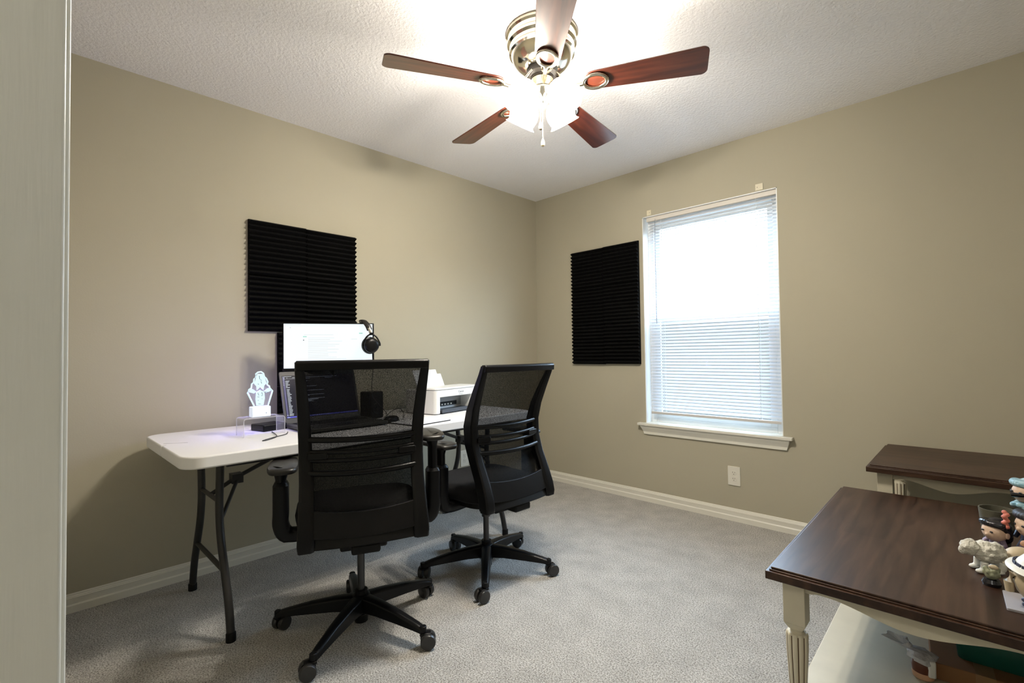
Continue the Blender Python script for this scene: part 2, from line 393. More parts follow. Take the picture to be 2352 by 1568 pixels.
b = MB().box((BX0, -.003, 0.637-top), (BX1, .019, 0.655-top)); b.build('bottom_rail', mat('rail_enamel', (0.62, 0.59, 0.56), 0.4), bl, bevel=0.003)
for x in (1.19-1.502, 1.83-1.502):
    b = MB()
    for y in (-.006, .022): b.tube([(x, y, -.03), (x, y, 0.65-top)], .0011, 5)
    q = -.045
    while top+q > 0.66: b.box((x-.002, -.007, q-.003), (x+.002, -.004, q+.002)); q -= .0218
    b.build('ladder_cord', M_white, bl, smooth=0)
b = MB().tube([(1.148-1.502, -.012, -.02), (1.146-1.502, -.014, -.05)], .0018, 6)
zz = -.05
while zz > -.765: b.tube([(1.146-1.502, -.014, zz), (1.146-1.502, -.014, zz-.012)], [.0022, .0022], 6).tube([(1.146-1.502, -.014, zz-.012), (1.146-1.502, -.014, zz-.017)], .0032, 6); zz -= .017
b.build('tilt_wand', mat('wand_plastic', (0.30, 0.31, 0.34), 0.3), bl)

for i, (x0, x1, z0, z1, hx, lab) in enumerate(((1.089, 1.124, 2.083, 2.121, .022, 'small cream bracket plate above the left end of the window'), (1.836, 1.880, 2.083, 2.124, .012, 'larger cream bracket plate above the right end of the window'))):
    o = MB().box((0, -.004, 0), (x1-x0, 0, z1-z0)).build('curtain_bracket', mat('cream_enamel', (0.70, 0.64, 0.48), 0.4), bevel=0.001)
    o.location = (x0, 0, z0); tag(o, lab, 'bracket', 'bracket plates above the window')
    MB().lathe([(.0022, 0), (.0022, .0006)], 10, T(hx, -.0045, .020) @ RX(R(90))).build('screw_hole', M_slot, o)

# ------------------------------------------------------------------ wall outlets
def outlet(loc, rz, label):
    t = thing('wall_outlet', label, 'outlet', loc, rz)
    MB().prism(rrect(-.038, 0, .038, .121, .004), 0, .005, RX(R(90)) ).build('cover_plate', M_ivory, t, bevel=.0012)
    for z in (.041, .080):
        o = MB().prism([(p[0], p[1]) for p in rrect(-.0165, z-.014, .0165, z+.014, .011)], .005, .0068, RX(R(90))).build('socket', M_ivory, t, bevel=.0005)
        MB().box((-.0075, -.0073, z+.000), (-.0052, -.0066, z+.008)).box((.0045, -.0073, z+.001), (.0068, -.0066, z+.008)).lathe([(.0024, 0), (.0024, .0006)], 8, T(0, -.0067, z-.007) @ RX(R(90))).build('slots', M_slot, o)
    MB().lathe([(.0028, 0), (.0022, .001)], 10, T(0, -.005, .0605) @ RX(R(90))).build('screw', M_ivory, t)
outlet((1.665, 0, .2255), 0, 'ivory duplex outlet low on the wall under the window')
outlet((0, -.853, .243), R(90), 'ivory duplex outlet on the left wall behind the folding table legs')

# ------------------------------------------------------------------ acoustic foam
def foam(name_lab, group, w_, h_, M):
    """wedge foam tile with its back at local y=0, facing -y, lower left corner at the origin"""
    o = thing  # placeholder
    b = MB(); nt_ = round(h_/0.0277); p = h_/nt_
    prof_ = [(0, 0)]
    for i in range(nt_):
        prof_ += [(-.018, i*p+.0015), (-.042, i*p+p*.5), (-.018, (i+1)*p-.0015)]
    prof_ += [(0, h_)]
    rings = [[Vector((x, y, z)) for y, z in prof_] for x in (0.0006, w_-.0006)]
    b.loft(rings)
    ob = b.build('acoustic_foam_tile', M_foam, smooth=0)
    ob.matrix_world = M; tag(ob, name_lab, 'foam tile', group); return ob
ft = 0.305
LL = Matrix.Translation((0, -2.050, 1.228)) @ RZ(R(90))
side = {0: 'left', 1: 'right'}
for cx, y0 in ((0, -2.357), (1, -2.048)):
    for rz_, zn in ((0, 'lower'), (1, 'upper')):
        foam('black wedge foam tile, %s %s of the four-tile square above the monitor' % (zn, side[cx]), 'foam tiles on the left wall',
             .308, .3035, T(0, y0, 1.226+.3045*rz_ + (.003 if cx == 0 else 0)) @ RZ(R(90)))
foam('black wedge foam tile below the square, half hidden behind the monitor', 'foam tiles on the left wall', .308, .303, T(0, -2.206, .921) @ RZ(R(90)))
foam('black wedge foam tile hidden behind the laptop lid, lowest on the left wall', 'foam tiles on the left wall', .308, .150, T(0, -2.206, .770) @ RZ(R(90)))
for cx, x0 in ((0, .409), (1, .715)):
    for rz_, zn in ((0, 'bottom'), (1, 'middle'), (2, 'top')):
        foam('black wedge foam tile beside the window, %s row, %s column' % (zn, side[cx]), 'foam tiles beside the window', .305, .305, T(x0, 0, .995+.3055*rz_ + (.003 if cx else 0)))

# ------------------------------------------------------------------ ceiling fan
FC = (1.532, -1.675); ZB = 2.205
fan = thing('ceiling_fan', 'five-blade ceiling fan with cherry blades, nickel housing and four lit tulip lamps', 'ceiling fan', (FC[0], FC[1], H))
def fz(z): return z-H
M_lathe = lambda: None
hp = [(.147, 2.4399), (.152, 2.434), (.152, 2.425), (.145, 2.418), (.143, 2.405), (.147, 2.399), (.147, 2.388), (.138, 2.380), (.136, 2.368), (.139, 2.362), (.139, 2.352), (.131, 2.347), (.127, 2.334), (.116, 2.315), (.100, 2.300), (.082, 2.290), (.064, 2.286)]
MB().lathe([(r, fz(z)) for r, z in hp], 48).build('motor_housing', M_chrome, fan, smooth=30)
MB().lathe([(r, fz(z)) for r, z in [(.066, 2.2855), (.066, 2.262), (.050, 2.254), (.050, 2.247)]], 32).build('motor_core', M_dark, fan, smooth=30)
MB().lathe([(r, fz(z)) for r, z in [(.044, 2.247), (.047, 2.242), (.047, 2.205), (.051, 2.200), (.051, 2.192), (.030, 2.178), (.018, 2.168), (.012, 2.156), (.006, 2.150)]], 32).build('switch_housing', M_chrome, fan, smooth=30)
for i in range(5):
    a = R(-116.24-72*i)
    MM = RZ(a) @ T(0, 0, fz(ZB)) @ RX(R(-12))
    # blade outline
    pts = []
    r_in, r_out, wi, wo = .175, .655, .050, .070
    for (cx, cy, rad, a0) in ((r_out-.025, -wo+.025, .025, -90), (r_out-.025, wo-.025, .025, 0)):
        for q in range(7): t = R(a0+15*q); pts.append((cx+rad*math.cos(t), cy+rad*math.sin(t)))
    for q in range(9):
        t = R(90+22.5*q); pts.append((r_in+.05+.052*math.cos(t)*1.0, wi*math.sin(t)))
    bd = MB().prism(pts, 0, .006).build('blade', M_cherry, fan, bevel=.0015); bd.matrix_world = MM
    # oval ring bracket + arm
    br = MB()
    ring = []
    for q in range(28):
        t = 2*math.pi*q/28; ring.append((.222+.048*math.cos(t), .037*math.sin(t), -.006))
    br.tube(ring, .0085, 10, closed=True, flat=.6)
    arm = bez([(.172, 0, -.007), (.140, 0, -.010), (.105, 0, .004), (.078, 0, .036), (.058, 0, .058)], 6)
    br.tube(arm, [.010, .010]+[.0085]*(len(arm)-2), 10, flat=.7)
    for yy in (-.022, .022):
        br.tube(bez([(.095, 0, .012), (.078, yy*.7, .036), (.060, yy, .060)], 5), .005, 8)
    br.build('blade_bracket', M_chrome, bd, smooth=60)
for i in range(4):
    a = R(-3+90*i)
    base = RZ(a)
    arm = MB().tube(bez([(.030, 0, fz(2.198)), (.052, 0, fz(2.208)), (.066, 0, fz(2.203)), (.074, 0, fz(2.190))], 6), .008, 10)
    arm.lathe([(.034, 0), (.034, .004), (.026, .022), (.016, .030)], 20, T(.084, 0, fz(2.174)) @ RY(R(-36)))
    ao = arm.build('light_arm', M_chrome, fan, smooth=40); ao.matrix_world = base
    sp = [(.022, .010), (.036, .004), (.052, -.012), (.0615, -.034), (.0635, -.054), (.0600, -.072), (.0560, -.083), (.0610, -.092), (.0660, -.097)]
    ruf = lambda t, an: 1 + (0.05*max(0, (t-.75)/.25)*math.cos(9*an))
    so = MB().lathe(sp, 36, T(.084, 0, fz(2.177)) @ RY(R(-36)), rad=ruf, cap=False)
    so.add([(0, 0, .012)]+[(.022*math.cos(2*math.pi*k/36), .022*math.sin(2*math.pi*k/36), .012) for k in range(36)], [(0, 1+k, 1+(k+1) % 36) for k in range(36)], T(.084, 0, fz(2.177)) @ RY(R(-36)))
    s_ = so.build('lamp_shade', M_shade, fan, smooth=60); s_.matrix_world = base
    bd_ = bpy.data.lights.new('bulb_light', 'POINT'); bd_.energy = BULB; bd_.color = WARM; bd_.shadow_soft_size = .026
    bo_ = bpy.data.objects.new('bulb_light', bd_); COL.objects.link(bo_); bo_.parent = fan
    bo_.location = (base @ T(.084, 0, fz(2.177)) @ RY(R(-36))) @ Vector((0, 0, -.052))
def chain(x, y, z0, z1, fob):
    b = MB(); z = z0
    while z > z1: b.ell((x, y, z), .0021, 6, 4); z -= .0044
    o = b.build('pull_chain', M_brass, fan)
    MB().lathe([(.003, 0), (.0055, -.006), (.0085, -.020), (.0075, -.030), (.003, -.034)], 14, T(x, y, z1)).build('chain_fob', fob, o)
chain(.012, -.016, fz(2.16), fz(1.985), mat('pale_wood_fob', (0.62, 0.52, 0.33), 0.4))
chain(-.022, .010, fz(2.16), fz(2.075), mat('dark_fob', (0.12, 0.10, 0.07), 0.4))

# ------------------------------------------------------------------ folding table
TX0, TX1, TY0, TY1, TZ = .07, .83, -2.815, -.985, .735
tb = thing('folding_table', 'long white plastic folding table with black steel legs along the left wall', 'table', ((TX0+TX1)/2, (TY0+TY1)/2, 0))
tcx, tcy = (TX0+TX1)/2, (TY0+TY1)/2
hx, hy = (TX1-TX0)/2, (TY1-TY0)/2
b = MB()
poly = rrect(-hx, -hy, hx, hy, .075, 8)
# notch where the top folds, on each short end
np_ = []
for i, p in enumerate(poly):
    np_.append(p); q = poly[(i+1) % len(poly)]
    if abs(p[1]-q[1]) < 1e-6 and abs(p[0]-q[0]) > .2:
        s = -1 if p[1] < 0 else 1; d = 1 if q[0] > p[0] else -1
        for xx, dy in ((-.010*d, 0), (-.006*d, .014), (.006*d, .014), (.010*d, 0)): np_.append((xx, p[1]-s*dy))
b.prism(np_, TZ-.046, TZ)
b.build('tabletop', M_table, tb, bevel=.007, seg=3)
# moulded carry detail near the near end
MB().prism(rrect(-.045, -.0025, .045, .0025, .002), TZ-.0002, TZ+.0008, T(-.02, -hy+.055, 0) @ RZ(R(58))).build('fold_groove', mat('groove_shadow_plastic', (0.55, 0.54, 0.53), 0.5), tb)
def leg_pair(ys):
    s = ys
    y = s*(hy-.175)
    for xs in (-1, 1):
        b = MB().tube(bez([(xs*.150, y, TZ-.047), (xs*.146, y, .60), (xs*.138, y, .47), (xs*.160, y, .36), (xs*.215, y, .24), (xs*.262, y, .14), (xs*.288, y, .05), (xs*.295, y, .0)], 6), .0150, 14, up=(0, 1, 0))
        lg = b.build('leg', M_legsteel, tb, smooth=60)
        MB().lathe([(.018, .0), (.018, .03), (.0155, .034)], 14, T(xs*.295, y, 0)).build('foot_cap', M_black, lg)
    MB().tube([(-.14, y, .50), (.14, y, .50)], .009, 10).build('upper_crossbar', M_legsteel, tb)
    MB().tube([(-.215, y, .24), (.215, y, .24)], .010, 10).build('lower_crossbar', M_legsteel, tb)
    yk = y - s*.10; ye = y - s*.42
    b = MB().tube([(0, y, .50), (0, yk, .555), (0, ye, TZ-.05)], .0095, 8)
    b.tube([(.146, y, .415), (.02, yk, .55)], .008, 8)
    b.box((-.02, yk-.022, .535), (.03, yk+.022, .575))
    b.build('folding_brace', M_legsteel, tb, smooth=50)
leg_pair(-1); leg_pair(1)
b = MB()
for x in (-.33, .33): b.tube([(x, -hy+.15, TZ-.052), (x, hy-.15, TZ-.052)], .010, 8)
b.build('apron_rail', M_legsteel, tb)

# ------------------------------------------------------------------ office chairs
def chair(label, loc, rot, star, drop, arms):
    t = thing('office_chair', label, 'office chair', (loc[0], loc[1], 0), R(rot), 'black mesh office chairs')
    d = -drop
    # five-star base
    b = MB()
    b.lathe([(.034, .052), (.040, .060), (.040, .118), (.032, .128)], 24)
    sa = [R(math.degrees(star)-rot+72*i) for i in range(5)]
    for a in sa:
        M = RZ(a); rings = []
        for q, (r, zt, h, w_) in enumerate(((.028, .126, .058, .030), (.10, .121, .050, .026), (.20, .107, .040, .022), (.29, .088, .026, .019), (.325, .078, .020, .017))):
            rings.append([Vector(p) for p in ((r, -w_, zt-h), (r, w_, zt-h), (r, w_*.85, zt-.006), (r, w_*.45, zt), (r, -w_*.45, zt), (r, -w_*.85, zt-.006))])
        b.loft(rings, M)
        b.lathe([(.013, .058), (.013, .082)], 12, M @ T(.322, 0, 0))
    b.build('star_base', M_satin, t, bevel=.003)
    for i, a in enumerate(sa):
        M = RZ(a) @ T(.322, 0, 0) @ RZ(R(40+67*i))
        b = MB()
        b.lathe([(.010, .045), (.010, .070)], 10, M)
        b.prism([( -.012, -.013), (.030, -.013), (.030, .013), (-.012, .013)], .048, .058, M)
        c = b.build('caster', M_satin, t, bevel=.003)
        for s in (-1, 1):
            MB().lathe([(.016, -.011), (.026, -.009), (.0285, -.004), (.0285, .005), (.026, .009), (.024, .011)], 24, M @ T(.018, s*.0165, .0285) @ RX(R(90*s))).build('wheel', M_rubber, c, smooth=30)
    # gas column
    MB().lathe([(.021, .018), (.026, .020), (.026, .075), (.025, .13), (.025, .145)], 20).build('gas_housing', M_black, t, smooth=40)
    MB().lathe([(.0145, .13), (.0145, .36+d)], 16).lathe([(.022, .30+d), (.024, .34+d), (.03, .37+d)], 16).build('gas_column', M_gas, t, smooth=40)
    # tilt mechanism and levers
    b = MB().box((-.085, -.17, .365+d), (.085, .12, .405+d)).box((-.05, -.27, .385+d), (.05, -.15, .42+d))
    b.build('tilt_mechanism', M_black, t, bevel=.008)
    b = MB().tube([(.07, .03, .39+d), (.22, .04, .385+d)], .006, 8).box((.20, .028, .377+d), (.27, .052, .391+d))
    b.build('height_lever', M_satin, t, bevel=.002)
    # seat
    b = MB(); poly = []
    for q in range(48):
        a = 2*math.pi*q/48; cx = math.copysign(abs(math.cos(a))**.45, math.cos(a)); sy = math.copysign(abs(math.sin(a))**.45, math.sin(a))
        wd = .245 if sy > 0 else .235
        poly.append((wd*cx, .02+.235*sy))
    rings = []
    for sc_, z in ((.93, .435), (.99, .445), (1.0, .465), (.985, .485), (.94, .498), (.80, .503), (.4, .500), (.02, .499)):
        rings.append([Vector((p[0]*sc_, .02+(p[1]-.02)*sc_, z+d+ (.012*(1-sc_) if z > .49 else 0))) for p in poly])
    seat = b.loft(rings).build('seat', M_fabric, t, smooth=50)
    MB().loft([[Vector((p[0]*.86, .02+(p[1]-.02)*.88, z+d)) for p in poly] for z in (.405, .436)]).build('seat_pan', M_black, seat, bevel=.006)
    # back frame: curved side profile
    #    z (before drop), y of the back surface, half width, depth of the member
    P = [(1.070, -.318, .232, .030, .026), (1.03, -.303, .232, .034, .034), (.95, -.266, .230, .045, .040), (.87, -.232, .228, .055, .044), (.79, -.212, .226, .062, .046), (.71, -.216, .224, .062, .048),
         (.63, -.243, .222, .060, .050), (.55, -.280, .223, .058, .052), (.48, -.306, .226, .056, .056), (.44, -.314, .227, .055, .058), (.415, -.312, .224, .048, .054)]
    BK = .042
    P = [(z, y+BK, a_, b_, c_) for z, y, a_, b_, c_ in P]
    b = MB()
    for s in (-1, 1):
        rings = []
        for z, y, hw, dp, wd in P:
            x1 = s*hw; x0 = s*(hw-wd)
            rings.append([Vector((x1, y+.006, z+d)), Vector((x1, y+dp, z+d)), Vector((x0+s*.012, y+dp, z+d)), Vector((x0, y+.010, z+d)), Vector((x0+s*.012, y, z+d)), Vector((x1-s*.006, y, z+d))])
        b.loft(rings)
    # top bar
    rings = []
    for q in range(9):
        u = -1+q/4.0; x = u*.228; y = -.318+BK-.010*(1-u*u)
        rings.append([Vector(p) for p in ((x, y, 1.040+d), (x, y+.026, 1.040+d), (x, y+.032, 1.066+d), (x, y+.026, 1.074+d), (x, y+.006, 1.074+d), (x, y-.002, 1.066+d))])
    b.loft(rings)
    frame = b.build('back_frame', M_satin, t, smooth=40, bevel=.003)
    # curved lower crossbar, a scoop of plastic
    rings = []
    for q in range(17):
        u = -1+q/8.0; x = u*.205; bow = .030*(1-u*u)
        z0, z1 = .462-.014*(1-u*u)+d, .548-.022*(1-u*u)+d
        rings.append([Vector(p) for p in ((x, BK-.300-bow*.4, z0), (x, BK-.286-bow*.4, z0-.004), (x, BK-.255-bow*.2, z1), (x, BK-.270-bow*.4, z1+.004))])
    MB().loft(rings).build('lower_crossbar', M_satin, frame, smooth=50, bevel=.002)
    rings = []
    for q in range(17):
        u = -1+q/8.0; x = u*.205; bow = .020*(1-u*u)
        rings.append([Vector(p) for p in ((x, BK-.300-bow, .420+d), (x, BK-.235, .412+d), (x, BK-.225, .440+d), (x, BK-.285-bow, .462+d))])
    MB().loft(rings).build('back_mount', M_black, t, smooth=50, bevel=.003)
    # mesh panel
    b = MB(); n = 14; m = 30; vs = []; fs = []
    def prof_at(z):
        for (z1, y1, h1, d1, w1), (z0, y0, h0, d0, w0) in zip(P, P[1:]):
            if z0 <= z <= z1:
                f = (z-z0)/(z1-z0); return y0+(y1-y0)*f, h0+(h1-h0)*f, d0+(d1-d0)*f
        return P[-1][1], P[-1][2], P[-1][3]
    for j in range(m+1):
        z = .50+(1.05-.50)*j/m; y, hw, dp = prof_at(z)
        for i in range(n+1):
            u = -1+2.0*i/n; vs.append((u*(hw-.025), y+dp*.75-.018*(1-u*u), z+d))
    for j in range(m):
        for i in range(n): fs.append((j*(n+1)+i, j*(n+1)+i+1, (j+1)*(n+1)+i+1, (j+1)*(n+1)+i))
    b.add(vs, fs).build('mesh_panel', M_mesh, t, smooth=60)
    # lumbar support: three bowed rails joined by end tabs
    b = MB()
    for z, rad in ((.786, .011), (.742, .0085), (.712, .0085), (.668, .011)):
        pts = []
        for q in range(15):
            u = -1+q/7.0; y, hw, dp = prof_at(z)
            pts.append((u*.196, y+.012-.030*(1-u*u), z+d-.006*(1-u*u)))
        b.tube(pts, rad, 8, flat=1.0)
    lum = b.build('lumbar_support', M_satin, t, smooth=60)
    for s in (-1, 1):
        MB().prism(rrect(-.034, -.012, .034, .012, .006), -.006, .006, T(s*.160, prof_at(.727)[0]-.006, .727+d) @ RZ(R(10*s)) @ RX(R(90))).build('slide_tab', M_satin, lum, bevel=.002)
    # armrests
    for s in (-1, 1):
        rings = []
        ax = .292; az = d+arms[0 if s < 0 else 1]
        b = MB()
        # horizontal foot under the seat, rising into the sleeve
        path = bez([(s*.10, -.02, .418+d), (s*.20, -.02, .408+d), (s*.270, -.02, .412+d), (s*ax, -.02, .450+d), (s*ax, -.02, .50+d), (s*ax, -.02, .60+d)], 5)
        rd = []
        for i, p in enumerate(path): rd.append(.0285 if i > 9 else .025)
        b.tube(path, rd, 20, up=(0, 1, 0), flat=1.25, sq=.55)
        b.tube([(s*ax, -.02, .60+d), (s*ax, -.02, .612+d)], [.0285, .022], 20, up=(0, 1, 0), flat=1.25, sq=.55)
        ar = b.build('armrest', M_satin, t, smooth=50)
        b = MB().tube([(s*ax, -.02, .61+d), (s*ax, -.02, .66+az), (s*ax, -.02, .682+az), (s*(ax-.005), -.015, .697+az)], [.020, .020, .026, .040], 12, up=(0, 1, 0), flat=1.25)
        b.build('arm_post', M_satin, ar, smooth=50)
        MB().lathe([(.005, 0), (.004, .004)], 10, T(s*ax-.012, -.046, .597+d) @ RX(R(90))).build('height_button', M_silver, ar)
        poly = []
        for q in range(32):
            a = 2*math.pi*q/32; cx = math.copysign(abs(math.cos(a))**.55, math.cos(a)); sy = math.copysign(abs(math.sin(a))**.55, math.sin(a))
            poly.append((s*(ax-.008)+(.052-.007*sy)*cx*1.0, .03+.125*sy))
        cxp, cyp = s*(ax-.008), .03
        rings = []
        for sc_, z in ((.96, .696), (1.0, .701), (1.0, .708), (.95, .7145), (.70, .718), (.02, .7185)):
            rings.append([Vector((cxp+(p[0]-cxp)*sc_, cyp+(p[1]-cyp)*(1-(1-sc_)*.6), z+az-.05*((p[1]-cyp)/.125)**2*.14)) for p in poly])
        MB().loft(rings).build('arm_pad', M_pad, ar, smooth=50)
    return t
chair('black mesh-back office chair nearest the camera, back turned, hiding the laptop', (1.011, -2.240), 66, .26, 0.0, (-.038, .045))
chair('black mesh-back office chair behind the other one, standing clear on the carpet', (1.002, -1.546), 88.5, .50, 0.035, (0, 0))

# ------------------------------------------------------------------ monitor on the table
wz = Vector((.45, .89, 0)).normalized(); mang = math.atan2(wz.y, wz.x)
mon = thing('monitor', 'slim black monitor on the folding table showing a bright white page', 'monitor', (.345, -2.060, TZ), mang)
MW, MH = .228, .252    # half width, height; local X along the width, local -Y faces the room
mz0 = 1.013-TZ
b = MB().box((-MW, -.008, mz0), (MW, .014, mz0+MH)).box((-.15, .014, mz0+.05), (.15, .062, mz0+.18))
mo = b.build('casing', M_satin, mon, bevel=.003)
MB().box((-MW+.006, -.0088, mz0+.014), (MW-.008, -.0082, mz0+MH-.006)).build('screen', M_screen_w, mon, smooth=0)
b = MB()
def ql(x0, z0, x1, h): b.add([(x0, -.0092, z0), (x1, -.0092, z0), (x1, -.0092, z0+h), (x0, -.0092, z0+h)], [(0, 1, 2, 3)])
zt = mz0+MH-.006
b.mi = 0
ql(-MW+.012, zt-.004, -MW+.09, .0016); ql(-MW+.10, zt-.004, MW-.05, .0008); ql(-MW+.035, zt-.022, -MW+.040, .003); ql(-MW+.01, zt-.011, MW-.02, .0006)
for i in range(17): ql(-.105, zt-.075-i*.0085, -.105+random.uniform(.09, .21), .0011)
ql(-.125, zt-.058, .02, .001); ql(.11, zt-.082, .14, .0012)
b.mi = 1
ql(-.130, zt-.070, -.112, .005); ql(.150, zt-.052, .168, .005)
b.mi = 2
ql(-.130, zt-.088, -.124, .005)
b.build('page_content', [M_greyline, M_green, M_ink], mon, smooth=0)
b = MB().box((-.022, .058, .009), (.022, .074, mz0+.09)).prism(rrect(-.11, .020, .11, .145, .02), 0, .010)
b.build('monitor_stand', M_black, mon, bevel=.003)

# ------------------------------------------------------------------ laptop
lt = thing('laptop', 'open laptop with a dark code editor on screen, in front of the monitor', 'laptop', (.372, -2.098, TZ), R(90))
# local: X along the hinge (world +y), local -Y towards the chair (world +x)
LW = .2025
b = MB().prism(rrect(-LW, -.288, LW, 0, .012), .008, .022); b.build('base', M_lapbody, lt, bevel=.002)
b = MB().box((-LW+.03, -.12, .0222), (LW-.03, -.015, .0236)); b.build('keyboard', M_black, lt, bevel=.001)
MB().box((-.06, -.255, .0221), (.05, -.165, .0226)).build('touchpad', M_satin, lt)
for x in (-LW+.03, LW-.03):
    for y in (-.26, -.03): MB().lathe([(.008, .0), (.008, .008)], 10, T(x, y, 0)).build('rubber_foot', M_black, lt)
Lm = T(0, .004, .020) @ RX(R(-17.5))
b = MB().prism(rrect(-LW, 0, LW, .268, .010), -.003, .003, Lm @ RX(R(90))); lid = b.build('lid', M_lapbody, lt, bevel=.0015)
MB().box((-LW+.012, -.0036, .026), (LW-.012, -.0032, .246), Lm).build('laptop_screen', M_screen_l, lid, smooth=0)
b = MB()
def lq(x0, z0, x1, h, y=-.0040): b.add([(x0, y, z0), (x1, y, z0), (x1, y, z0+h), (x0, y, z0+h)], [(0, 1, 2, 3)], Lm)
x0 = -LW+.014; zt = .244
b.mi = 1; lq(x0, .028, LW-.014, .0065, -.0038); b.mi = 2; lq(x0, .036, x0+.010, .205, -.0038)
b.mi = 0
for a_, c_, z_ in ((.001, .004, 0), (.006, .045, 0), (.003, .010, -.007), (.020, .024, -.007), (.048, .09, -.006)): lq(x0+a_, zt+z_-.004, x0+c_, .0022)
lq(x0+.002, zt-.0155, x0+.10, .0012)
z = zt-.022
for z_ in (0, .010, .018, .026): lq(x0+.002, z-z_, x0+.005, .003)
z = zt-.028
ind = 0
for i in range(27):
    if i in (6,): z -= .003
    ind = .014 if i < 6 else .019
    lq(x0+.012 if i < 6 else x0+.014, z, x0+ind+random.uniform(.006, .019), .0034); z -= .0067
lq(x0+.003, .0415, x0+.007, .003); lq(x0+.012, .040, x0+.026, .003); lq(x0+.002, .029, x0+.016, .003)
for zz, L_ in ((.215, .03), (.186, .075), (.180, .02), (.163, .11), (.157, .015), (.140, .11), (.135, .03), (.120, .11), (.1165, .08), (.1130, .075), (.109, .04), (.105, .05)):
    b.mi = 3; lq(-.095, zz, -.095+L_, .0016)
for i in range(9): b.mi = 3; lq(-.06+i*.011, .0305, -.056+i*.011, .0028)
b.mi = 3; lq(-.12, .235, .10, .0012); lq(-.12, .228, -.05, .0014); lq(.03, .228, .07, .0014)
b.build('code_text', [M_txt, M_blue, mat('activity_bar', (0.02, 0.02, 0.05), 0.5, emit=(0.03, 0.03, 0.10), es=0.8), mat('dim_code', (0.1, 0.1, 0.1), 0.5, emit=(0.6, 0.7, 0.9), es=0.7)], lid, smooth=0)

# ------------------------------------------------------------------ headphones hooked over the monitor corner
hpn = thing('headphones', 'black over-ear headphones with silver band hooked over the monitor corner', 'headphones', (.345, -2.060, TZ), mang)
hx0 = MW-.030; ztop = mz0+MH
b = MB()
bandp = bez([(hx0-.010, .085, ztop-.045), (hx0-.028, .060, ztop+.000), (hx0-.034, .018, ztop+.014), (hx0-.022, -.018, ztop+.010), (hx0-.004, -.040, ztop-.016), (hx0+.006, -.045, ztop-.040)], 6)
b.tube(bandp, .0055, 12, up=(1, 0, 0), flat=2.6)
b.build('headband', M_pad, hpn, smooth=60)
MB().tube(bez([(hx0+.002, -.046, ztop-.028), (hx0+.010, -.049, ztop-.050), (hx0+.013, -.050, ztop-.068)], 4), .004, 8, up=(1, 0, 0), flat=2.2).build('slider_band', M_silver, hpn, smooth=60)
def cup(cx, cy, cz, rz):
    M = T(cx, cy, cz) @ RZ(rz) @ RX(R(90))
    b = MB().lathe([(.018, .022), (.030, .020), (.038, .013), (.041, .004), (.041, -.004), (.036, -.008)], 28, M)
    c = b.build('ear_cup', M_satin, hpn, smooth=40)
    MB().lathe([(.036, -.008), (.045, -.012), (.047, -.022), (.040, -.030), (.026, -.030)], 28, M).build('ear_cushion', M_pad, c, smooth=50)
    b = MB()
    b.tube([(cx-.008, cy, cz+.062), (cx+.008, cy, cz+.062)], .007, 8)
    for s in (-1, 1):
        b.tube(bez([(cx, cy, cz+.062), (cx+s*.024, cy-.002, cz+.046), (cx+s*.042, cy-.004, cz+.014), (cx+s*.044, cy-.004, cz-.004)], 5), .0042, 8)
    b.build('yoke', M_satin, c, smooth=60)
cup(hx0+.014, -.060, ztop-.122, R(20))
cup(hx0-.012, .062, ztop-.115, R(200))
b = MB().tube(bez([(hx0+.018, -.065, ztop-.165), (hx0+.020, -.068, ztop-.25), (hx0+.016, -.05, ztop-.38), (hx0+.05, -.06, .09), (hx0+.085, -.06, .05), (hx0+.10, -.05, .003)], 8), .0018, 6)
b.build('cord', M_cable, hpn, smooth=60)

# ------------------------------------------------------------------ printer
pa = R(101)   # local X (width) in world
prn = thing('printer', 'white inkjet printer with paper in its rear tray at the far table end', 'printer', (.385, -1.335, TZ), pa)
# local X width (+-.213), local -Y is the front (towards +x world), depth .25
PW = .213
b = MB()
b.prism(rrect(-PW, -.125, -PW+.052, .125, .022), .004, .142)
b.prism(rrect(PW-.085, -.125, PW, .125, .022), .004, .142)
b.box((-PW+.03, -.03, .004), (PW-.06, .123, .142)).box((-PW+.03, -.1245, .100), (PW-.06, -.02, .142))
b.build('printer_body', M_print, prn, bevel=.004)
b = MB().prism(rrect(-PW-.001, -.127, PW+.001, .045, .022), .1435, .155)
b.build('scanner_lid', M_print, prn, bevel=.004, seg=3)
MB().box((-PW+.052, -.031, .030), (PW-.085, -.029, .100)).build('output_recess', M_printgrey, prn, smooth=0)
MB().box((-PW+.052, -.034, .036), (PW-.13, -.031, .060)).build('paper_slot', M_black, prn)
b = MB()
for i in range(7): b.box((-PW+.066+i*.028, -.0355, .040), (-PW+.080+i*.028, -.034, .048))
b.build('feed_rollers', M_ivory, prn)
MB().box((-PW+.052, -.128, .010), (PW-.086, -.032, .022)).box((-PW+.054, -.129, .006), (PW-.088, -.122, .028)).build('output_tray', mat('dark_slate_plastic', (0.035, 0.04, 0.05), 0.35), prn, bevel=.002)
b = MB().box((-.115, .085, .13), (.115, .093, .235), T(0, 0, 0) @ T(0, .09, .13) @ RX(R(-24)) @ T(0, -.09, -.13))
b.build('paper_support', M_print, prn, bevel=.003)
MB().box((-.140, .078, .13), (.070, .0835, .262), T(0, .09, .13) @ RX(R(-24)) @ T(0, -.09, -.13)).build('paper_stack', M_paper, prn)
MB().box((.000, -.1262, .1085), (.035, -.1248, .1105)).build('front_badge_slot', M_printgrey, prn)
tx = bpy.data.curves.new('logo_text', 'FONT'); tx.body = 'Canon'; tx.size = .019; tx.extrude = .0004; tx.align_x = 'CENTER'
to = bpy.data.objects.new('logo_text', tx); COL.objects.link(to)
bpy.context.view_layer.update()
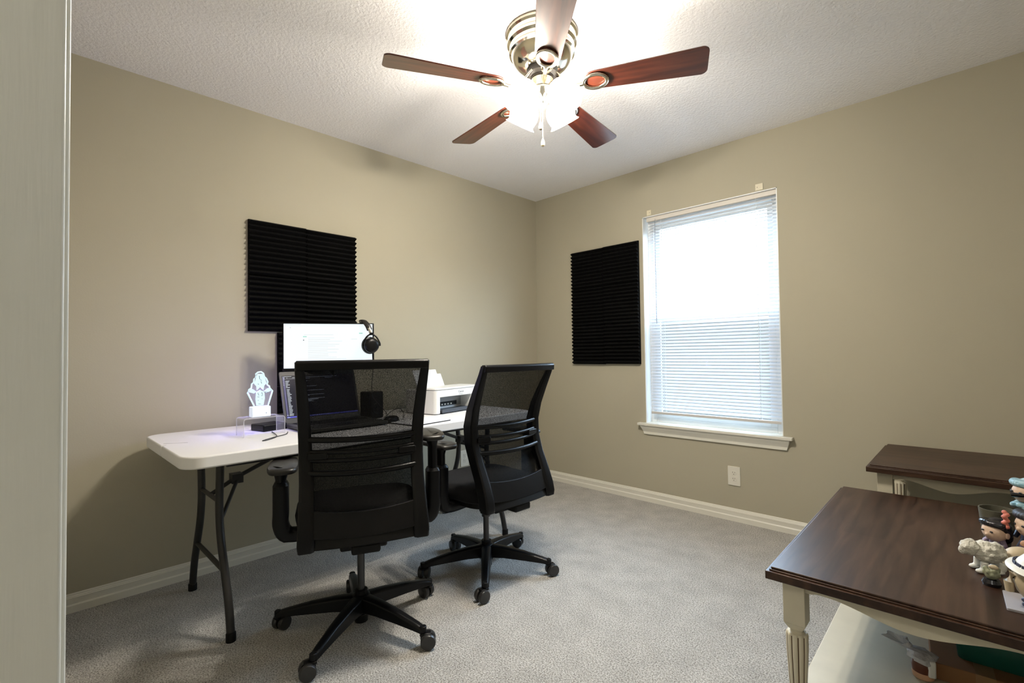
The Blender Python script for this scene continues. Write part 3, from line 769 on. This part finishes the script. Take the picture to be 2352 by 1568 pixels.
lm = bpy.data.meshes.new_from_object(to.evaluated_get(bpy.context.evaluated_depsgraph_get()))
COL.objects.unlink(to); bpy.data.objects.remove(to)
lg = bpy.data.objects.new('logo_lettering', lm); lm.materials.clear(); lm.materials.append(M_ink); COL.objects.link(lg)
lg.parent = prn; lg.location = (.020, -.1250, .1185); lg.rotation_euler = (R(90), 0, 0)

# ------------------------------------------------------------------ notebook sheet, mouse, black boxes, cables
nb = MB().prism(rrect(-.10, -.125, .10, .125, .004), .0, .007, RZ(R(8))).build('notebook', [mat('white_cover', (0.80, 0.80, 0.82), 0.5)], bevel=.001)
nb.location = (.705, -1.735, TZ); tag(nb, 'thin white-topped notebook with a dark edge in front of the printer', 'notebook')
MB().prism(rrect(-.1005, -.1255, .1005, .1255, .004), .0, .0052, RZ(R(8))).build('dark_edge', M_cable, nb)
ms_ = thing('computer_mouse', 'black computer mouse on the table right of the laptop', 'mouse', (.60, -1.845, TZ), R(200))
MB().loft([[Vector((sc_*.031*math.cos(2*math.pi*q/20), sc_*.055*math.sin(2*math.pi*q/20), z)) for q in range(20)] for sc_, z in ((.95, 0), (1, .008), (.93, .022), (.7, .032), (.3, .036), (.02, .037))]).build('mouse_shell', M_satin, ms_, smooth=60)
MB().tube([(0, .020, .034), (0, .034, .030)], .004, 8).build('scroll_wheel', M_rubber, ms_)
bx = MB().box((-.055, -.06, 0), (.055, .06, .032)).build('flat_black_box', M_satin, bevel=.005); bx.location = (.345, -2.365, TZ); bx.rotation_euler[2] = R(12)  # plain box for a flat dark object whose kind is unknown
tag(bx, 'flat black box lying behind the clear riser, left of the laptop', 'box')
sp = thing('desk_speaker', 'small dark speaker standing on the table between monitor and printer', 'speaker', (.345, -1.815, TZ), R(96))
MB().box((-.045, -.05, 0), (.045, .05, .150)).build('speaker_box', M_satin, sp, bevel=.008)
MB().lathe([(.034, 0), (.030, .003), (.010, -.003), (.008, .002)], 20, T(0, -.0505, .055) @ RX(R(90))).build('speaker_cone', M_black, sp, smooth=50)
def cable(label, pts, r=.0018):
    o = MB().tube(bez(pts, 8), r, 6).build('power_cable', M_cable, smooth=60)
    tag(o, label, 'cable'); return o
cable('thin black cable looping out from under the laptop corner', [(.44, -2.385, TZ+.002), (.52, -2.40, TZ+.004), (.60, -2.42, TZ+.002), (.66, -2.475, TZ+.002), (.665, -2.50, TZ+.002), (.63, -2.45, TZ+.004), (.57, -2.37, TZ+.003), (.50, -2.335, TZ+.002)])
cable('black cable arching over the table behind the computer mouse', [(.44, -1.80, TZ+.002), (.47, -1.755, TZ+.045), (.50, -1.73, TZ+.055), (.54, -1.73, TZ+.03), (.58, -1.76, TZ+.002), (.64, -1.78, TZ+.002), (.66, -1.80, TZ+.002)])

# ------------------------------------------------------------------ acrylic riser and edge-lit lamp
rs = thing('acrylic_riser', 'clear acrylic riser on the table carrying the glowing lamp', 'display riser', (.462, -2.440, TZ), R(90))
hw_, hh, dd, th = .088, .082, .052, .003
sec = []
outer = [(-hw_, 0), (-hw_, hh-.010), (-hw_+.003, hh-.003), (-hw_+.010, hh), (hw_-.010, hh), (hw_-.003, hh-.003), (hw_, hh-.010), (hw_, 0)]
inner = [(hw_-th, 0), (hw_-th, hh-.011), (hw_-th-.002, hh-.005), (hw_-.012, hh-th), (-hw_+.012, hh-th), (-hw_+th+.002, hh-.005), (-hw_+th, hh-.011), (-hw_+th, 0)]
cs = outer+inner; n = len(cs)
b = MB(); vs = [(x, -dd, z) for x, z in cs]+[(x, dd, z) for x, z in cs]
fs = [(i, (i+1) % n, n+(i+1) % n, n+i) for i in range(n)]; b.add(vs, fs); b.build('riser_sheet', M_acrylic, rs, smooth=0)
b = MB()
for y in (-dd, dd):
    vs = [(x, y, z) for x, z in cs]; b.add(vs, [(i, i+1, n-2-i, n-1-i) for i in range(7)])
for x, s in ((-hw_, 1), (hw_, -1)): b.box((min(x, x+s*.0006), -dd, 0), (max(x, x+s*.0006), -dd+.003, hh-.01))
b.build('riser_edge', M_acryledge, rs, smooth=0)
lp = thing('edge_lit_lamp', 'glowing white acrylic plate lamp with a square white base on the clear riser', 'lamp', (.462, -2.444, TZ+hh), R(90))
MB().prism(rrect(-.040, -.022, .040, .022, .004), 0, .046).build('lamp_base', M_lampbase, lp, bevel=.003)
MB().box((.018, -.0226, .014), (.022, -.0222, .018)).build('touch_button', M_printgrey, lp)
out_ = [(-.024, .046), (-.054, .112), (-.048, .124), (-.038, .132), (-.036, .150), (-.028, .156), (-.026, .172), (-.018, .182), (-.019, .194), (-.010, .202), (.004, .204), (.014, .196), (.018, .180), (.026, .172), (.033, .156), (.030, .144), (.040, .136), (.042, .126), (.054, .114), (.034, .046)]
MB().prism(out_, -.002, .002, RX(R(90))).build('acrylic_plate', M_acrylic, lp)
b = MB()
P3 = [(x, -.0025, z) for x, z in out_]
b.tube(P3, .0034, 8)
blob = lambda pts: b.prism([(x, z) for x, z in pts], .0010, .0034, RX(R(90)))
blob([(-.026, .150), (-.016, .138), (-.014, .120), (.000, .134), (.014, .120), (.018, .140), (.028, .150), (.020, .174), (.010, .194), (-.012, .194), (-.018, .174)])
blob([(-.016, .050), (-.020, .080), (-.017, .112), (.000, .120), (.018, .112), (.020, .082), (.014, .050)])
blob([(-.050, .114), (-.026, .106), (-.016, .114), (-.030, .126), (-.036, .128)])
blob([(.048, .114), (.026, .106), (.016, .114), (.030, .126), (.036, .128)])
b.build('glowing_outline', M_glow, lp, smooth=50)
b = MB()
for x0, z0, x1, z1 in ((-.010, .108, -.006, .096), (.006, .110, .010, .098), (-.012, .090, -.004, .089), (.004, .094, .011, .095), (-.010, .074, -.007, .073), (.006, .080, .009, .080), (-.008, .058, .002, .057), (-.004, .186, -.002, .170), (.003, .160, .006, .150), (-.010, .150, -.006, .146), (.014, .112, .034, .108), (.0, .168, .006, .164)):
    b.tube([(x0, -.0042, z0), (x1, -.0042, z1)], .0012, 6)
b.build('engraved_marks', mat('unlit_engraving', (0.2, 0.25, 0.3), 0.5), lp)
ll = bpy.data.lights.new('lamp_glow', 'POINT'); ll.energy = 1.7; ll.color = (.42, .38, 1.0); ll.shadow_soft_size = .03
llo = bpy.data.objects.new('lamp_glow', ll); COL.objects.link(llo); llo.parent = lp; llo.location = (0, .035, .11)

# ------------------------------------------------------------------ cream and walnut tables
def legmesh(b, x, y, zt, zb):
    """square block, turned fluted shaft, square block and foot"""
    a = .0265
    M = T(x, y, 0)
    b.box((-a, -a, zt-.118), (a, a, zt), M)
    b.loft([[Vector((sx_*q, sy_*q, z)) for sx_, sy_ in ((-1, -1), (1, -1), (1, 1), (-1, 1))] for q, z in ((a*.62, zt-.136), (a*.80, zt-.128), (a, zt-.118))], M)
    zf1, zf0 = zt-.146, .158
    b.lathe([(.0165, zf1+.012), (.0165, zf1+.002), (.023, zf1-.001)], 24, M)
    fl = lambda t, an: 1+0.075*(abs(math.sin(5*an))**.6-.5)*2
    b.lathe([(.0225, zf1), (.0255, zf1-.004), (.0250, zf1-.05), (.0215, zf0+.04), (.0195, zf0)], 80, M, rad=fl)
    b.lathe([(.0195, zf0), (.0255, zf0-.003), (.0255, zf0-.010), (.021, zf0-.014)], 24, M)
    if zb: b.box((-a, -a, .085), (a, a, .150), M).lathe([(.020, .085), (.024, .075), (.022, .03), (.014, .0)], 20, M)
    else: b.lathe([(.020, zf0-.01), (.018, .06), (.024, .03), (.014, 0)], 20, M)
def flute_glaze(x, y, zt):
    b = MB(); M = T(x, y, 0)
    zf1, zf0 = zt-.146, .158
    for q in range(10):
        an = math.pi*q/5
        c, s = math.cos(an), math.sin(an)
        b.tube([(c*.0237, s*.0237, zf1-.006), (c*.0232, s*.0232, zf1-.05), (c*.0200, s*.0200, zf0+.04), (c*.0183, s*.0183, zf0+.004)], .0022, 6, M)
    return b
def apron(b, L, z1, dip, M, th=.016):
    """scalloped board of length L along local x, top at z1"""
    n = 60; top_ = []; bot = []
    for i in range(n+1):
        u = i/n; a = .5-abs(u-.5)     # 0 ends, .5 centre
        dz = .026 if a < .02 else (.022 if a < .05 else .022+dip*(.5-.5*math.cos(2*math.pi*(a-.05)/.45)))
        top_.append((-L/2+L*u, z1)); bot.append((-L/2+L*u, z1-dz))
    for i in range(n):
        x0, x1 = top_[i][0], top_[i+1][0]
        za, zb_ = bot[i][1], bot[i+1][1]
        vs = [(x0, 0, za), (x1, 0, zb_), (x1, 0, z1), (x0, 0, z1), (x0, th, za), (x1, th, zb_), (x1, th, z1), (x0, th, z1)]
        fs = [(0, 1, 2, 3), (5, 4, 7, 6), (0, 4, 5, 1), (3, 2, 6, 7)]
        if i == 0: fs.append((0, 3, 7, 4))
        if i == n-1: fs.append((1, 5, 6, 2))
        b.add(vs, fs, M)
def wood_table(name, label, x0, y0, w_, d_, h_, rz, woodm, apL, shelf=None, ovh=.034):
    t = thing(name, label, 'table', (x0, y0, 0), rz)     # origin: near-left corner of the top; local x width, y depth
    b = MB()
    # top board with stepped edge
    for ins, z0, z1 in ((0, h_-.032, h_-.010), (.008, h_-.010, h_-.006), (.012, h_-.006, h_)):
        b.box((ins, ins, z0), (w_-ins, d_-ins, z1))
    b.build('tabletop', woodm, t, bevel=.004, seg=3)
    a = .0265; zt = h_-.032
    for lx in (ovh+a, w_-ovh-a):
        for ly in (ovh+a, d_-ovh-a):
            q = MB(); legmesh(q, lx, ly, zt, shelf is not None); lo = q.build('leg', M_cream, t, smooth=40, bevel=.0015)
            g = flute_glaze(lx, ly, zt); g.build('glazed_flutes', M_glaze, lo)
    L1 = w_-2*ovh-4*a; L2 = d_-2*ovh-4*a
    for yy, rot in ((ovh+.006, 0), (d_-ovh-.006, math.pi)):
        q = MB(); apron(q, L1, zt, apL, T(w_/2, yy, 0) @ RZ(rot)); q.build('apron', M_cream, t, smooth=30)
    for xx, rot in ((ovh+.006, -math.pi/2), (w_-ovh-.006, math.pi/2)):
        q = MB(); apron(q, L2, zt, apL, T(xx, d_/2, 0) @ RZ(rot)); q.build('apron', M_cream, t, smooth=30)
    if shelf:
        MB().box((ovh+a, ovh+a, shelf-.016), (w_-ovh-a, d_-ovh-a, shelf)).build('lower_shelf', M_cream, t, bevel=.003)
    return t
wood_table('coffee_table', 'dark-topped coffee table with cream fluted legs, figurines standing on it', 2.392, -1.770, 1.00, 1.085, .493, R(1.2), M_walnut, .030, shelf=.165)
wood_table('end_table', 'smaller taller dark-topped cream end table against the window wall', 2.457, -.655, .85, .625, .593, R(0.8), M_walnutx, .030)

# ------------------------------------------------------------------ things on the coffee table
CZ = .493
M_wool = mat('woolly_resin', (0.72, 0.69, 0.60), 0.6, bump=1.0, bscale=130, bdist=0.006)
M_resin = mat('tan_resin', (0.55, 0.45, 0.30), 0.45, var=0.08, vscale=30)
M_white_r = mat('white_resin', (0.80, 0.79, 0.72), 0.4)
M_hairblk = mat('glossy_black_hair', (0.010, 0.009, 0.012), 0.22)
M_skin = mat('painted_skin', (0.66, 0.47, 0.34), 0.4)
M_teal = mat('teal_paint', (0.13, 0.30, 0.38), 0.4, bump=0.8, bscale=60, bdist=0.004, stretch=(1, 1, 4), col2=(0.40, 0.55, 0.58), vscale=40)
M_navy = mat('navy_paint', (0.03, 0.035, 0.07), 0.4)
M_olive = mat('olive_resin', (0.095, 0.088, 0.060), 0.5)
M_coral = mat('coral_paint', (0.62, 0.19, 0.14), 0.45)
M_purple = mat('mauve_paint', (0.22, 0.17, 0.24), 0.5, var=0.4, vscale=60)

# woolly white sheep figurine, walking left
sh = thing('sheep_figurine', 'white woolly sheep figurine with knobbly fleece near the coffee table middle', 'figurine', (2.823, -1.408, CZ), R(27))
b = MB().ell((.012, 0, .050), (.036, .026, .028), 20, 12)
for i in range(46):
    a = random.uniform(0, 2*math.pi); e_ = random.uniform(-.5, 1.3); r_ = .0065
    b.ell((.012+.034*math.cos(a)*math.cos(e_), .025*math.sin(a)*math.cos(e_), .050+.027*math.sin(e_)), r_, 8, 6)
b.build('fleece', M_wool, sh, remesh=.0022)
b = MB().ell((-.028, 0, .060), (.021, .019, .021), 16, 10)
for i in range(16):
    a = random.uniform(0, 2*math.pi); e_ = random.uniform(0, 1.4)
    b.ell((-.028+.019*math.cos(a)*math.cos(e_), .018*math.sin(a)*math.cos(e_), .060+.019*math.sin(e_)), .0055, 8, 6)
b.ell((-.044, 0, .052), (.010, .010, .012), 10, 8)
b.build('head', M_wool, sh, remesh=.0022)
for x, y in ((-.006, -.018), (-.004, .016), (.034, -.016), (.034, .016)):
    MB().tube([(x, y, .030), (x-.002, y, .012), (x-.004, y, .006)], [.009, .008, .009], 10).ell((x-.009, y, .0062), (.012, .008, .0062), 12, 8).build('leg', M_white_r, sh, remesh=.002)
# tan animal figurine just behind it
pg = thing('animal_figurine', 'smooth tan animal figurine with folded ears right behind the woolly sheep', 'figurine', (2.893, -1.357, CZ), R(30))
MB().ell((0, 0, .040), (.036, .026, .027), 20, 12).ell((.030, -.004, .056), (.020, .018, .018), 16, 10).ell((.050, -.006, .048), (.016, .010, .009), 12, 8).build('body', M_resin, pg, remesh=.003)
for y in (-.016, .016): MB().ell((.020, y, .072), (.010, .004, .008), 10, 8).build('ear', mat('pink_tan_ear', (0.62, 0.38, 0.26), 0.5), pg)
MB().ell((.042, -.019, .060), (.004, .002, .004), 8, 6).build('eye', M_hairblk, pg)
for x, y in ((-.020, -.015), (-.020, .015), (.018, -.014), (.018, .014)): MB().tube([(x, y, .03), (x, y, 0)], [.010, .008], 10).build('leg', M_resin, pg)
# hatted barrel figurine on a clear base
hf = thing('hatted_figurine', 'tan barrel-bodied figurine under a wide white hat with navy trim', 'figurine', (2.912, -1.603, CZ+.006), 0)
MB().lathe([(.024, .022), (.033, .034), (.038, .055), (.037, .072), (.030, .086)], 28).build('body', M_resin, hf, smooth=50)
MB().lathe([(.060, .078), (.066, .082), (.062, .088), (.050, .090), (.044, .100), (.036, .112), (.022, .120), (.003, .123)], 36, T(0, 0, 0) @ RY(R(8)), rad=lambda t, a: 1+(.05*math.cos(3*a) if t < .5 else 0)).build('hat', M_white_r, hf, smooth=50)
b = MB()
for i in range(22):
    a = 2*math.pi*i/22; b.box((-.006, -.0015, -.004), (.006, .0015, .004), RY(R(8)) @ RZ(a) @ T(.0500, 0, .0925) @ RZ(R(90)))
b.build('hat_trim', M_navy, hf, bevel=.001)
MB().tube([(-.036, -.008, .070), (-.046, -.010, .052), (-.044, -.010, .030)], [.010, .009, .008], 10).build('arm', M_resin, hf, smooth=60)
for y in (-.014, .014): MB().tube([(-.006, y, .026), (-.008, y, .008)], .008, 10).ell((-.012, y, .008), (.014, .009, .008), 12, 8).build('foot', M_navy, hf, smooth=60)
ab = MB().prism(rrect(-.062, -.050, .075, .060, .004), 0, .006).build('display_base', M_acryledge, bevel=.001); ab.location = (2.921, -1.589, CZ); ab.rotation_euler[2] = R(3)
tag(ab, 'clear acrylic plate under the white-hatted figurine', 'display base')
# little grey-green plant figurine
gp = thing('plant_figurine', 'tiny grey-green leafy ornament on a dark foot beside the hatted figurine', 'figurine', (2.838, -1.501, CZ), 0)
MB().lathe([(.017, 0), (.019, .008), (.015, .016)], 20).build('foot', M_hairblk, gp, smooth=40)
b = MB().ell((0, 0, .028), (.014, .013, .014), 14, 8)
for i in range(14):
    a = i*2.4; b.ell((.012*math.cos(a), .012*math.sin(a), .026+.0013*i), (.006, .005, .006), 8, 6)
b.build('leaves', mat('sage_resin', (0.30, 0.31, 0.20), 0.5), gp, remesh=.0018)
MB().ell((.004, -.008, .048), (.010, .006, .006), 10, 6).build('cap', M_resin, gp)
# black-haired figurines
def doll(name, label, loc, rz, hair, coat, s=1.0, hz=.075, extra=None):
    t = thing(name, label, 'figurine', loc, rz)
    Ms = Matrix.Scale(s, 4)
    def q(b): b.v = [Ms @ v for v in b.v]; return b
    q(MB().lathe([(.022, 0), (.024, .006), (.018, .02), (.014, .04), (.012, .052)], 20)).build('body', coat, t, smooth=50)
    for sg in (-1, 1): q(MB().tube([(sg*.012, 0, .048), (sg*.022, -.006, .036), (sg*.020, -.016, .026)], [.006, .006, .005], 8)).build('arm', coat, t, smooth=60)
    q(MB().ell((0, -.004, hz), (.026, .025, .025), 20, 12).ell((0, -.029, hz-.006), (.004, .004, .004), 8, 6)).build('head', M_skin, t, remesh=.002)
    for sg in (-1, 1):
        q(MB().ell((sg*.026, -.002, hz-.004), (.004, .006, .008), 8, 6)).build('ear', M_skin, t)
        q(MB().ell((sg*.010, -.0278, hz+.002), (.0042, .0018, .0022), 8, 6)).build('eye', M_hairblk, t)
    b = MB().ell((0, .006, hz+.009), (.030, .028, .024), 20, 12)
    for i in range(9):
        a = R(-60+i*15); b.ell((.024*math.sin(a), -.016*math.cos(a)-.002, hz+.020), (.010, .012, .009), 8, 6)
    b.ell((0, .020, hz-.012), (.022, .012, .022), 12, 8)
    q(b).build('hair', hair, t, remesh=.002)
    if extra: extra(t, q)
    return t
def coral(t, q):
    b = MB()
    for i in range(8): b.ell((.026+.003*math.cos(i*2.2), -.006+.004*math.sin(i*2.2), .086+.005*i), (.006, .006, .005), 8, 6)
    q(b).build('hair_ornament', M_coral, t, remesh=.0018)
doll('dark_haired_figurine', 'figurine with glossy black hair and a coral ornament behind the sheep', (2.850, -1.263, CZ), R(-38), M_hairblk, M_purple, 1.12, .066, coral)
doll('dark_haired_figurine', 'figurine with matte black hair and mauve clothes at the picture edge', (2.924, -1.290, CZ), R(-55), mat('matte_black_hair', (0.022, 0.022, 0.028), 0.5), M_purple, 1.35, .082)
def scarf(t, q):
    b = MB()
    for i in range(14): a = 2*math.pi*i/14; b.ell((.022*math.cos(a), .020*math.sin(a)-.002, .100+.003*math.sin(3*a)), (.010, .010, .007), 8, 6)
    q(b).build('scarf', M_teal, t, remesh=.002)
    q(MB().tube([(-.027, -.012, .128), (0, -.034, .124), (.027, -.012, .128)], [.004, .005, .004], 8)).build('mask_band', M_hairblk, t)
doll('teal_haired_figurine', 'taller figurine with teal swept hair and a teal scarf, farthest back', (2.922, -1.143, CZ), R(-50), M_teal, M_navy, 1.32, .128, scarf)
cp = MB().lathe([(.020, 0), (.026, .004), (.036, .050), (.040, .082), (.037, .082), (.033, .050), (.022, .008), (.001, .006)], 32, cap=False).build('small_bowl', M_olive, smooth=50)
cp.location = (2.852, -1.075, CZ+.035); cp.rotation_euler = (R(18), R(8), 0)
tag(cp, 'olive cup-shaped figurine hat standing behind the coral ornament', 'cup')
cp.location = (2.852, -1.186, CZ); cp.rotation_euler = (0, 0, 0); cp.scale = (1, 1, 1.45)

# ------------------------------------------------------------------ things on the lower shelf
SZ = .165
bx = thing('cardboard_box', 'brown cardboard box lying on the shelf under the coffee table', 'box', (2.805, -1.262, SZ), R(6))
MB().box((-.11, -.14, 0), (.13, .20, .045)).build('carton', mat('cardboard', (0.30, 0.15, 0.065), 0.8, bump=0.2, bscale=80), bx, bevel=.002)
MB().box((-.02, -.1405, .010), (.02, -.1400, .045)).box((-.02, -.14, .045), (.02, .20, .0455)).build('packing_tape', mat('tan_tape', (0.33, 0.19, 0.09), 0.3), bx)
gt = thing('storage_tub', 'dark green translucent tub resting on the cardboard box', 'tub', (2.845, -1.23, SZ+.0457), R(4))
M_gt = mat('green_plastic', (0.010, 0.10, 0.075), 0.25, spec=0.6)
b = MB(); ro = rrect(-.10, -.12, .10, .12, .02); ri = rrect(-.094, -.114, .094, .114, .018); n = len(ro)
b.loft([[Vector((x*k, y*k, z)) for x, y in ro] for k, z in ((.90, 0), (1.0, .085), (1.05, .088), (1.05, .096))]+[[Vector((x, y, .096)) for x, y in ri], [Vector((x*.9, y*.9, .004)) for x, y in ri]], cap=True)
b.build('tub_shell', M_gt, gt, smooth=40)
sn = thing('wrapped_snack_cup', 'brown and white cup in crumpled clear film beside the cardboard box', 'wrapped cup', (2.693, -1.429, SZ), R(20))
MB().lathe([(.018, 0), (.024, .004), (.026, .014), (.025, .020)], 24).build('cup_base', mat('peach_plastic', (0.62, 0.36, 0.22), 0.4), sn, smooth=40)
MB().lathe([(.025, .020), (.027, .036), (.022, .056), (.010, .068)], 24).build('brown_bulb', mat('brown_gloss', (0.12, 0.030, 0.012), 0.3), sn, smooth=50)
MB().box((.004, -.029, .016), (.022, -.020, .062)).build('white_tag', M_paper, sn, bevel=.004)
b = MB()
rings = []
for j, (r_, z) in enumerate(((.029, .050), (.030, .064), (.018, .074), (.012, .080), (.022, .090), (.028, .098))):
    rings.append([Vector((r_*(1+.25*math.sin(5*2*math.pi*q/24+j))*math.cos(2*math.pi*q/24)-(.012*j if j > 2 else 0), r_*(1+.25*math.cos(4*2*math.pi*q/24+j))*math.sin(2*math.pi*q/24), z)) for q in range(24)])
b.loft(rings, cap=False).build('crumpled_film', M_bag, sn, smooth=60)
